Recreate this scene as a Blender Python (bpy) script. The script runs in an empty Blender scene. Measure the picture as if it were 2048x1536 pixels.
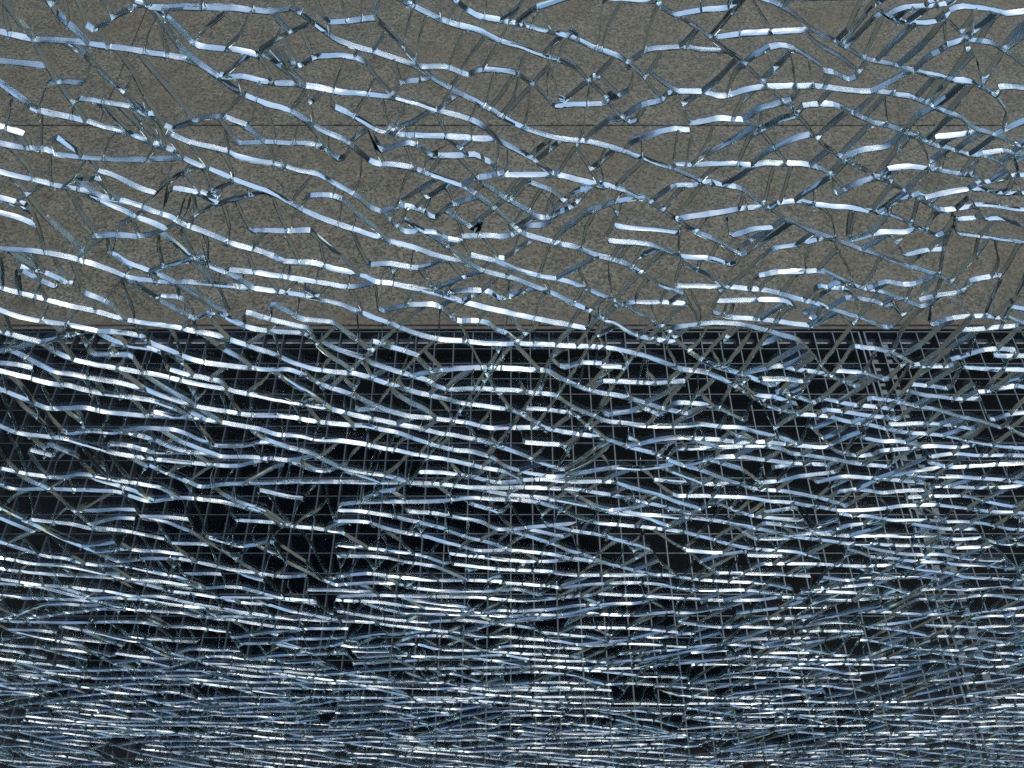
import bpy, math, random, time
from mathutils import Vector, noise
from mathutils.geometry import delaunay_2d_cdt
T0 = time.time()
R = math.radians
rnd = random.Random(11)
scn = bpy.context.scene
COL = scn.collection

# ------------------------------------------------------------------ camera
CAM_H = 1.40
PITCH = R(51.5)
FPX = 1991.0                       # focal length in pixels of the 2048 px wide frame
cam_d = bpy.data.cameras.new("camera")
cam = bpy.data.objects.new("camera", cam_d)
COL.objects.link(cam)
cam.location = (0, 0, CAM_H)
cam.rotation_euler = (R(90) - PITCH, 0, 0)
cam_d.sensor_width = 36.0
cam_d.lens = 36.0 * FPX / 2048.0
cam_d.clip_start = 0.01
cam_d.clip_end = 4000
scn.camera = cam

# ------------------------------------------------------------------ sky, sun, exposure
SUN_EL, SUN_AZ = R(59), R(28)      # azimuth clockwise from straight ahead (+Y), towards the right
world = bpy.data.worlds.new("World")
scn.world = world
world.use_nodes = True
wn = world.node_tree
wn.nodes.clear()
sky = wn.nodes.new("ShaderNodeTexSky")
sky.sky_type = 'NISHITA'
sky.sun_disc = False
sky.sun_elevation = SUN_EL
sky.sun_rotation = SUN_AZ
sky.air_density = 1.0
sky.dust_density = 1.6
sky.ozone_density = 3.6
bg = wn.nodes.new("ShaderNodeBackground")
bg.inputs['Strength'].default_value = 0.15
wo = wn.nodes.new("ShaderNodeOutputWorld")
wn.links.new(sky.outputs[0], bg.inputs[0])
wn.links.new(bg.outputs[0], wo.inputs[0])

sun_d = bpy.data.lights.new("sun", 'SUN')
sun_d.energy = 3.6
sun_d.angle = R(3.5)
sun_d.color = (1.0, 0.96, 0.90)
sun = bpy.data.objects.new("sun", sun_d)
COL.objects.link(sun)
to_sun = Vector((math.sin(SUN_AZ) * math.cos(SUN_EL), math.cos(SUN_AZ) * math.cos(SUN_EL), math.sin(SUN_EL)))
sun.rotation_euler = to_sun.to_track_quat('Z', 'Y').to_euler()
sun.location = to_sun * 20
scn.view_settings.view_transform = 'Standard'
scn.view_settings.look = 'None'
scn.view_settings.exposure = 0.0
scn.view_settings.gamma = 1.0
cy = scn.cycles
cy.max_bounces = 14
cy.transmission_bounces = 14
cy.glossy_bounces = 8
cy.diffuse_bounces = 3
cy.caustics_reflective = False
cy.caustics_refractive = True
cy.blur_glossy = 0.0
cy.sample_clamp_indirect = 9.0
cy.use_denoising = False

# ------------------------------------------------------------------ helpers
def tag(o, label=None, cat=None, group=None, kind=None):
    if label: o['label'] = label
    if cat: o['category'] = cat
    if group: o['group'] = group
    if kind: o['kind'] = kind
    return o

def empty(name, loc=(0, 0, 0)):
    o = bpy.data.objects.new(name, None)
    o.empty_display_size = 0.05
    COL.objects.link(o)
    o.location = loc
    return o

def link(name, me, parent=None, loc=(0, 0, 0)):
    o = bpy.data.objects.new(name, me)
    COL.objects.link(o)
    o.parent = parent
    o.location = loc
    return o

def bevel_box(name, x0, x1, y0, y1, z0, z1, b, mat):
    """box with all its top edges chamfered by b (a mesh of 10 faces)"""
    v = [(x0, y0, z0), (x1, y0, z0), (x1, y1, z0), (x0, y1, z0),
         (x0, y0, z1 - b), (x1, y0, z1 - b), (x1, y1, z1 - b), (x0, y1, z1 - b),
         (x0 + b, y0 + b, z1), (x1 - b, y0 + b, z1), (x1 - b, y1 - b, z1), (x0 + b, y1 - b, z1)]
    f = [(3, 2, 1, 0), (8, 9, 10, 11)]
    for i in range(4):
        j = (i + 1) % 4
        f += [(i, j, j + 4, i + 4), (i + 4, j + 4, j + 8, i + 8)]
    me = bpy.data.meshes.new(name)
    me.from_pydata(v, [], f)
    me.materials.append(mat)
    return me

def nodes(name):
    m = bpy.data.materials.new(name)
    m.use_nodes = True
    nt = m.node_tree
    nt.nodes.clear()
    out = nt.nodes.new("ShaderNodeOutputMaterial")
    return m, nt, out

def N(nt, typ, **kw):
    n = nt.nodes.new(typ)
    for k, v in kw.items():
        if k in n.inputs: n.inputs[k].default_value = v
        else: setattr(n, k, v)
    return n

def coords(nt, scale=(1, 1, 1)):
    g = N(nt, "ShaderNodeNewGeometry")
    mp = N(nt, "ShaderNodeMapping")
    mp.inputs['Scale'].default_value = scale
    nt.links.new(g.outputs['Position'], mp.inputs['Vector'])
    return mp.outputs['Vector']

def ramp(nt, src, stops):
    r = N(nt, "ShaderNodeValToRGB")
    el = r.color_ramp.elements
    while len(el) < len(stops): el.new(0.5)
    for e, (p, c) in zip(el, stops):
        e.position = p
        e.color = (c, c, c, 1) if isinstance(c, (int, float)) else (*c, 1)
    nt.links.new(src, r.inputs[0])
    return r.outputs[0]

def mixc(nt, f, a, b, mode='MIX'):
    m = N(nt, "ShaderNodeMix", data_type='RGBA', blend_type=mode)
    for s, v in ((m.inputs[0], f), (m.inputs[6], a), (m.inputs[7], b)):
        if isinstance(v, (int, float)): s.default_value = v
        elif isinstance(v, tuple): s.default_value = (*v, 1)
        else: nt.links.new(v, s)
    return m.outputs[2]

# ------------------------------------------------------------------ materials
def mat_granite():
    m, nt, out = nodes("granite")
    v = coords(nt)
    oi = N(nt, "ShaderNodeObjectInfo")
    # crystals: voronoi cells of about 2.5 mm in brownish grey, buff and dark
    vo = N(nt, "ShaderNodeTexVoronoi", Scale=230.0); nt.links.new(v, vo.inputs['Vector'])
    vo2 = N(nt, "ShaderNodeTexVoronoi", Scale=560.0); nt.links.new(v, vo2.inputs['Vector'])
    sep = N(nt, "ShaderNodeSeparateColor"); nt.links.new(vo.outputs['Color'], sep.inputs[0])
    sep2 = N(nt, "ShaderNodeSeparateColor"); nt.links.new(vo2.outputs['Color'], sep2.inputs[0])
    base = ramp(nt, sep.outputs[0], [(0.0, (0.045, 0.046, 0.044)), (0.16, (0.15, 0.142, 0.125)), (0.45, (0.235, 0.215, 0.185)), (0.8, (0.30, 0.265, 0.215)), (1.0, (0.38, 0.36, 0.32))])
    fine = ramp(nt, sep2.outputs[1], [(0.0, (0.04, 0.045, 0.045)), (0.2, (0.19, 0.175, 0.15)), (0.75, (0.26, 0.235, 0.20)), (1.0, (0.36, 0.34, 0.31))])
    c = mixc(nt, 0.25, base, fine)
    # dark mica specks
    vo3 = N(nt, "ShaderNodeTexVoronoi", Scale=230.0); nt.links.new(v, vo3.inputs['Vector'])
    s3 = N(nt, "ShaderNodeSeparateColor"); nt.links.new(vo3.outputs['Color'], s3.inputs[0])
    c = mixc(nt, ramp(nt, s3.outputs[2], [(0.76, 0.0), (0.82, 0.7)]), c, (0.05, 0.055, 0.055))
    c = mixc(nt, 1.0, c, (0.41, 0.405, 0.36), 'MULTIPLY')
    # soft mottling and the brown staining of the weathered surface
    n1 = N(nt, "ShaderNodeTexNoise", Scale=14.0, Detail=6.0, Roughness=0.65); nt.links.new(v, n1.inputs['Vector'])
    c = mixc(nt, 1.0, c, ramp(nt, n1.outputs[0], [(0.3, 0.72), (0.7, 1.22)]), 'MULTIPLY')
    n2 = N(nt, "ShaderNodeTexNoise", Scale=3.2, Detail=7.0, Roughness=0.6); nt.links.new(v, n2.inputs['Vector'])
    c = mixc(nt, ramp(nt, n2.outputs[0], [(0.50, 0.0), (0.70, 0.6)]), c, (0.075, 0.06, 0.036))
    n3 = N(nt, "ShaderNodeTexNoise", Scale=22.0, Detail=4.0, Roughness=0.7); nt.links.new(v, n3.inputs['Vector'])
    c = mixc(nt, ramp(nt, n3.outputs[0], [(0.66, 0.0), (0.76, 0.7)]), c, (0.055, 0.05, 0.04))
    # old drip stains
    nd = N(nt, "ShaderNodeTexNoise", Scale=26.0, Detail=4.0); nt.links.new(v, nd.inputs['Vector'])
    for (px_, py_, r_, a_) in ((48, 606, 0.040, 0.75), (130, 455, 0.030, 0.6), (45, 428, 0.022, 0.6), (700, 575, 0.035, 0.3), (1330, 560, 0.03, 0.35), (1950, 640, 0.03, 0.55), (620, 60, 0.05, 0.25), (150, 60, 0.09, 0.45)):
        gx, gy = ground(px_, py_)
        vd = N(nt, "ShaderNodeVectorMath", operation='DISTANCE'); nt.links.new(v, vd.inputs[0]); vd.inputs[1].default_value = (gx, gy, 0)
        ad = N(nt, "ShaderNodeMath", operation='MULTIPLY_ADD'); nt.links.new(nd.outputs[0], ad.inputs[0]); ad.inputs[1].default_value = r_ * 2.2; nt.links.new(vd.outputs['Value'], ad.inputs[2])
        ms = N(nt, "ShaderNodeMapRange"); nt.links.new(ad.outputs[0], ms.inputs[0])
        ms.inputs[1].default_value = r_ * 2.1; ms.inputs[2].default_value = r_ * 1.0; ms.inputs[3].default_value = 0.0; ms.inputs[4].default_value = a_
        c = mixc(nt, ms.outputs[0], c, (0.045, 0.038, 0.026))
    # grime along the edge beside the grating and rust bleeding from it
    sx = N(nt, "ShaderNodeSeparateXYZ"); nt.links.new(v, sx.inputs[0])
    mr = N(nt, "ShaderNodeMapRange"); nt.links.new(sx.outputs[1], mr.inputs[0])
    mr.inputs[1].default_value = EDGE_Y + 0.055; mr.inputs[2].default_value = EDGE_Y
    n4 = N(nt, "ShaderNodeTexNoise", Scale=30.0, Detail=5.0); nt.links.new(v, n4.inputs['Vector'])
    ml = N(nt, "ShaderNodeMath", operation='MULTIPLY'); nt.links.new(mr.outputs[0], ml.inputs[0]); nt.links.new(ramp(nt, n4.outputs[0], [(0.35, 0.15), (0.6, 1.0)]), ml.inputs[1])
    c = mixc(nt, ml.outputs[0], c, (0.07, 0.055, 0.04))
    bs = N(nt, "ShaderNodeBsdfPrincipled", Roughness=0.75)
    nt.links.new(c, bs.inputs['Base Color'])
    bs.inputs['Specular IOR Level'].default_value = 0.3
    nb = N(nt, "ShaderNodeTexNoise", Scale=420.0, Detail=3.0); nt.links.new(v, nb.inputs['Vector'])
    bp = N(nt, "ShaderNodeBump", Strength=0.5, Distance=0.0006)
    nt.links.new(nb.outputs[0], bp.inputs['Height']); nt.links.new(bp.outputs[0], bs.inputs['Normal'])
    nt.links.new(bs.outputs[0], out.inputs[0])
    return m

def mat_steel(name, col, dark, rust, rough=0.5, metal=0.55, rust_lo=0.6):
    m, nt, out = nodes(name)
    v = coords(nt)
    n1 = N(nt, "ShaderNodeTexNoise", Scale=90.0, Detail=5.0, Roughness=0.65); nt.links.new(v, n1.inputs['Vector'])
    c = mixc(nt, ramp(nt, n1.outputs[0], [(0.35, 0.0), (0.65, 1.0)]), dark, col)
    n2 = N(nt, "ShaderNodeTexNoise", Scale=16.0, Detail=6.0, Roughness=0.7); nt.links.new(v, n2.inputs['Vector'])
    c = mixc(nt, ramp(nt, n2.outputs[0], [(rust_lo, 0.0), (rust_lo + 0.1, 0.9)]), c, rust)
    bs = N(nt, "ShaderNodeBsdfPrincipled", Roughness=rough, Metallic=metal)
    nt.links.new(c, bs.inputs['Base Color'])
    bp = N(nt, "ShaderNodeBump", Strength=0.35, Distance=0.0004)
    nt.links.new(n1.outputs[0], bp.inputs['Height']); nt.links.new(bp.outputs[0], bs.inputs['Normal'])
    nt.links.new(bs.outputs[0], out.inputs[0])
    return m

def mat_plain(name, a, b, scale, rough=0.9):
    m, nt, out = nodes(name)
    v = coords(nt)
    n1 = N(nt, "ShaderNodeTexNoise", Scale=scale, Detail=7.0, Roughness=0.65); nt.links.new(v, n1.inputs['Vector'])
    c = mixc(nt, ramp(nt, n1.outputs[0], [(0.3, 0.0), (0.7, 1.0)]), a, b)
    bs = N(nt, "ShaderNodeBsdfPrincipled", Roughness=rough)
    nt.links.new(c, bs.inputs['Base Color'])
    nt.links.new(bs.outputs[0], out.inputs[0])
    return m

def mat_glass_face():
    m, nt, out = nodes("clear_glass")
    g = N(nt, "ShaderNodeBsdfGlass", IOR=1.5, Roughness=0.0)
    g.inputs['Color'].default_value = (0.955, 0.985, 0.975, 1)
    nt.links.new(g.outputs[0], out.inputs[0])
    return m

def mat_glass_break():
    """the broken faces: clear glass with hackle ridges running along the crack and frosty patches"""
    m, nt, out = nodes("broken_glass_face")
    v = coords(nt, (120, 900, 120))
    v2 = coords(nt, (420, 1500, 420))
    v3 = coords(nt, (28, 28, 28))
    n1 = N(nt, "ShaderNodeTexNoise", Scale=1.0, Detail=3.0, Roughness=0.6); nt.links.new(v, n1.inputs['Vector'])
    n2 = N(nt, "ShaderNodeTexNoise", Scale=1.0, Detail=4.0, Roughness=0.7); nt.links.new(v2, n2.inputs['Vector'])
    n3 = N(nt, "ShaderNodeTexNoise", Scale=1.0, Detail=2.0, Roughness=0.5); nt.links.new(v3, n3.inputs['Vector'])
    fa = N(nt, "ShaderNodeAttribute", attribute_name="frost", attribute_type='GEOMETRY')
    am = N(nt, "ShaderNodeMath", operation='MULTIPLY_ADD'); am.inputs[1].default_value = 0.75; am.use_clamp = True
    ns_ = N(nt, "ShaderNodeMath", operation='MULTIPLY_ADD'); ns_.inputs[1].default_value = 3.0; ns_.inputs[2].default_value = -1.3
    nt.links.new(n3.outputs[0], ns_.inputs[0])
    nt.links.new(fa.outputs['Fac'], am.inputs[0]); nt.links.new(ns_.outputs[0], am.inputs[2])
    amt = ramp(nt, am.outputs[0], [(0.25, 0.06), (0.80, 1.0)])
    hs = N(nt, "ShaderNodeMath", operation='ADD')
    nt.links.new(n1.outputs[0], hs.inputs[0]); nt.links.new(n2.outputs[0], hs.inputs[1])
    hm = N(nt, "ShaderNodeMath", operation='MULTIPLY')
    nt.links.new(hs.outputs[0], hm.inputs[0]); nt.links.new(amt, hm.inputs[1])
    bp = N(nt, "ShaderNodeBump", Strength=0.42, Distance=0.0003)
    nt.links.new(hm.outputs[0], bp.inputs['Height'])
    g = N(nt, "ShaderNodeBsdfGlass", IOR=1.5)
    g.inputs['Color'].default_value = (0.89, 0.955, 0.945, 1)
    rr = N(nt, "ShaderNodeMath", operation='MULTIPLY'); rr.inputs[1].default_value = 0.14
    nt.links.new(amt, rr.inputs[0]); nt.links.new(rr.outputs[0], g.inputs['Roughness'])
    nt.links.new(bp.outputs[0], g.inputs['Normal'])
    nt.links.new(g.outputs[0], out.inputs[0])
    return m

# ------------------------------------------------------------------ where things stand (metres)
cP, sP = math.cos(PITCH), math.sin(PITCH)
def ray(px, py):
    a, b = px - 1024.0, py - 768.0
    d = Vector((a, FPX * cP - b * sP, -FPX * sP - b * cP))
    return d.normalized()
def ground(px, py, z=0.0):
    d = ray(px, py)
    t = (z - CAM_H) / d.z
    return d.x * t, d.y * t
EDGE_Y = ground(1024, 648)[1]          # edge of the granite beside the grating
JOINT_Y = ground(1024, 249)[1]         # joint between the two rows of slabs
JOINT_X = ground(262, 92)[0]           # joint across the far row
SEAM_X = ground(1826, 1015)[0]         # seam between two grating panels
PITCHX = 0.0355

GRAN = mat_granite()
STEEL = mat_steel("galvanised_steel", (0.030, 0.042, 0.056), (0.016, 0.023, 0.031), (0.07, 0.045, 0.03), rust_lo=0.68)
ANGLE = mat_steel("frame_steel", (0.42, 0.42, 0.40), (0.27, 0.27, 0.26), (0.12, 0.05, 0.02), rough=0.7, metal=0.2, rust_lo=0.55)
RUSTY = mat_steel("rusty_steel", (0.09, 0.075, 0.065), (0.05, 0.045, 0.04), (0.11, 0.05, 0.028), rough=0.8, metal=0.2, rust_lo=0.56)
PITM = mat_plain("shaft_concrete", (0.005, 0.008, 0.012), (0.010, 0.014, 0.019), 9.0)  # near-black blue: the shade of the deep shaft is put into the colour
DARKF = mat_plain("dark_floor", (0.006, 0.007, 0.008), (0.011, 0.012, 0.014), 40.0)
BED = mat_plain("joint_mortar", (0.035, 0.032, 0.028), (0.06, 0.055, 0.05), 60.0)
FACE = mat_glass_face()
BREAK = mat_glass_break()

# ------------------------------------------------------------------ ground and granite pavement
PIT_X = 2.6
PIT_Y0, PIT_Y1 = 0.386, EDGE_Y - 0.012
def slab_sheet(name, rects, z, mat):
    vs, fs = [], []
    for (x0, x1, y0, y1) in rects:
        k = len(vs)
        vs += [(x0, y0, z), (x1, y0, z), (x1, y1, z), (x0, y1, z)]
        fs.append((k, k + 1, k + 2, k + 3))
    me = bpy.data.meshes.new(name)
    me.from_pydata(vs, [], fs)
    me.materials.append(mat)
    return me
G = 400
g = link("ground", slab_sheet("ground", [(-G, G, EDGE_Y, G), (-G, G, -G, PIT_Y0 - 0.02), (-G, -PIT_X, PIT_Y0 - 0.02, EDGE_Y), (PIT_X, G, PIT_Y0 - 0.02, EDGE_Y)], -0.012, BED))
tag(g, kind='structure')

pave = empty("pavement")
tag(pave, kind='structure')
gap = 0.0022
def slab(x0, x1, y0, y1, dz=0.0):
    me = bevel_box("slab", x0 + gap / 2, x1 - gap / 2, y0 + gap / 2, y1 - gap / 2, -0.08, dz, 0.0016, GRAN)
    return link("slab", me, pave)
rows = [(EDGE_Y, JOINT_Y, [-3.6, -1.35, 1.72, 3.9]),
        (JOINT_Y, JOINT_Y + 0.62, [-3.5, JOINT_X, 1.78, 4.0]),
        (JOINT_Y + 0.62, JOINT_Y + 1.25, [-3.7, -1.6, 0.4, 2.5, 4.2]),
        (JOINT_Y + 1.25, JOINT_Y + 1.9, [-3.5, -0.7, 1.5, 4.0])]
for (y0, y1, xs) in rows:
    for a, b in zip(xs, xs[1:]):
        slab(a, b, y0, y1, rnd.uniform(-0.0006, 0.0006))
tag(link("floor", bevel_box("floor", -12, 12, -14, 0.282, -0.09, -0.002, 0.002, DARKF)), kind='structure')  # unseen floor added on the camera side, near-black so pane reflections stay dark

# light shaft under the grating: a deep dark box
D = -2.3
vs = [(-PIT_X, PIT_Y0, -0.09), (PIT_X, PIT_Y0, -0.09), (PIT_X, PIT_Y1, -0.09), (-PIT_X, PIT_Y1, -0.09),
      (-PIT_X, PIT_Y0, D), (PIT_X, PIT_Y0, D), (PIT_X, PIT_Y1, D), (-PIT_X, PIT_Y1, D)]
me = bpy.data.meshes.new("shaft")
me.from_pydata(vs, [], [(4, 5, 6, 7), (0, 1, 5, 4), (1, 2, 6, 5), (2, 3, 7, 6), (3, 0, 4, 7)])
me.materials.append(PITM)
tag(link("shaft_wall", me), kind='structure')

# kerb below the pane and the frame angles the grating rests on
kerb = link("kerb", bevel_box("kerb", -PIT_X, PIT_X, 0.284, PIT_Y0 - 0.003, -0.09, 0.004, 0.004, RUSTY))
tag(kerb, kind='structure')

fr = empty("grating_frame", (0, EDGE_Y, 0))
tag(fr, "rusty edged steel angle frame along the granite edge carrying the gratings", "frame")
def fpart(name, x0, x1, y0, y1, z0, z1, mat, b=0.0008):
    o = link(name, bevel_box(name, x0, x1, y0 - EDGE_Y, y1 - EDGE_Y, z0, z1, b * 0.3, mat), fr)
    return o
LEDGE = ground(1024, 684, -0.0215)[1]
fpart("upright_leg", -PIT_X, PIT_X, EDGE_Y - 0.0075, EDGE_Y - 0.0008, -0.05, -0.0015, RUSTY)
fpart("ledge", -PIT_X, PIT_X, LEDGE, EDGE_Y - 0.008, -0.030, -0.0215, ANGLE)
fpart("ledge", -PIT_X, PIT_X, PIT_Y0 + 0.001, PIT_Y0 + 0.03, -0.030, -0.0215, ANGLE)
bm_ = empty("support_beam", (SEAM_X, EDGE_Y, 0))
tag(bm_, "grey steel beam running under the seam between the two gratings", "beam")
for nm, a in (("top_flange", (0.008, 0.052, -0.030, -0.0225)), ("web", (0.026, 0.034, -0.16, -0.0305))):
    link(nm, bevel_box(nm, a[0], a[1], PIT_Y0 + 0.032 - EDGE_Y, LEDGE - 0.001 - EDGE_Y, a[2], a[3], 0.0003, STEEL), bm_)

# buildings across the way: outside the frame, mirrored in the slanting broken edges
def building(x0, x1, y0, y1, h, mat, label, nx, nz):
    b = empty("building", ((x0 + x1) / 2, y0, 0))
    tag(b, label, "building")
    w = x1 - x0
    link("wall", bevel_box("wall", -w / 2, w / 2, 0, y1 - y0, 0.001, h, 0.05, mat), b)
    me = bevel_box("window", -w / nx * 0.32, w / nx * 0.32, -0.06, 0.01, 0, h / nz * 0.55, 0.01, WINDOW)
    for i in range(nx):
        for j in range(nz):
            link("window", me, b, (-w / 2 + (i + 0.5) * w / nx, 0, (j + 0.25) * h / nz))
WALLM = mat_plain("dark_render", (0.06, 0.06, 0.055), (0.09, 0.085, 0.075), 1.2)
WINDOW = mat_steel("window_glass", (0.03, 0.035, 0.04), (0.02, 0.02, 0.025), (0.03, 0.03, 0.03), rough=0.15, metal=0.0, rust_lo=0.9)
building(-70, -13, 30, 44, 23, WALLM, "tall dark building ahead on the left, mirrored in the broken glass edges", 10, 5)
building(-6, 70, 42, 56, 15, WALLM, "long dark building ahead on the right, mirrored in the broken glass edges", 16, 2)

# ------------------------------------------------------------------ the two gratings
GY0, GY1 = PIT_Y0 + 0.004, ground(1024, 659)[1] + 0.002
CROSS_Y = []
y = ground(1024, 692)[1]
while y > GY0 + 0.01:
    CROSS_Y.append(y)
    y -= PITCHX
BAR_T, BAR_H = 0.0030, 0.018
me_bar = bevel_box("bearing_bar", -BAR_T / 2, BAR_T / 2, GY0 - EDGE_Y + 0.003, GY1 - EDGE_Y - 0.0032, -0.003 - BAR_H, -0.003, 0.0006, STEEL)
def grating(x0, x1, label, phase):
    r = empty("floor_grating", (0, EDGE_Y, 0))
    tag(r, label, "grating", "steel gratings over the light shaft")
    me_cross = bevel_box("cross_bar", x0 + 0.0045, x1 - 0.0045, -0.0011, 0.0011, -0.016, -0.0036, 0.0005, STEEL)
    x = phase
    while x < x1 - 0.008:
        if x > x0 + 0.008:
            o = link("bearing_bar", me_bar, r, (x, 0, rnd.uniform(-0.0002, 0.0002)))
            o.rotation_euler = (0, R(rnd.uniform(-0.7, 0.7)), 0)
        x += PITCHX
    for cy_ in CROSS_Y:
        link("cross_bar", me_cross, r, (0, cy_ - EDGE_Y + rnd.uniform(-0.0003, 0.0003), rnd.uniform(-0.00015, 0.00015)))
    for (a, b) in ((x0, x0 + 0.004), (x1 - 0.004, x1)):
        link("side_bar", bevel_box("side_bar", a, b, GY0 - EDGE_Y, GY1 - EDGE_Y, -0.0212, -0.0026, 0.0006, STEEL), r)
    for (a, b) in ((GY1 - 0.003, GY1), (GY0, GY0 + 0.003)):
        link("end_bar", bevel_box("end_bar", x0 + 0.0042, x1 - 0.0042, a - EDGE_Y, b - EDGE_Y, -0.0212, -0.0028, 0.0006, STEEL), r)
    return r
ph = ground(1022, 706)[0]
grating(-1.30, SEAM_X - 0.003, "square mesh galvanised steel floor grating covering most of the light shaft, left of the seam", ph - 40 * PITCHX)
grating(SEAM_X + 0.003, 1.72, "square mesh galvanised steel floor grating on the right of the seam over the support beam", SEAM_X + 0.003 + 0.0290)

# ------------------------------------------------------------------ the cracks
# The pane stands upright in front of the camera.  Crack courses are read as picture points (band centres),
# taken to the pane's own plane once, and from there on everything is pane geometry in metres.
PANE_Y, THICK = 0.35, 0.0071
def to_pane(px, py):
    d = ray(px, py)
    t = PANE_Y / d.y
    x, z = d.x * t, CAM_H + d.z * t
    tang = Vector((d.x, 0, d.z))
    k = tang.length / 1.5
    c = math.sqrt(1 - k * k)
    s = (THICK / 2) / c / 1.5          # half way through the thickness, refracted
    return x + d.x * s, z + d.z * s

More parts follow.
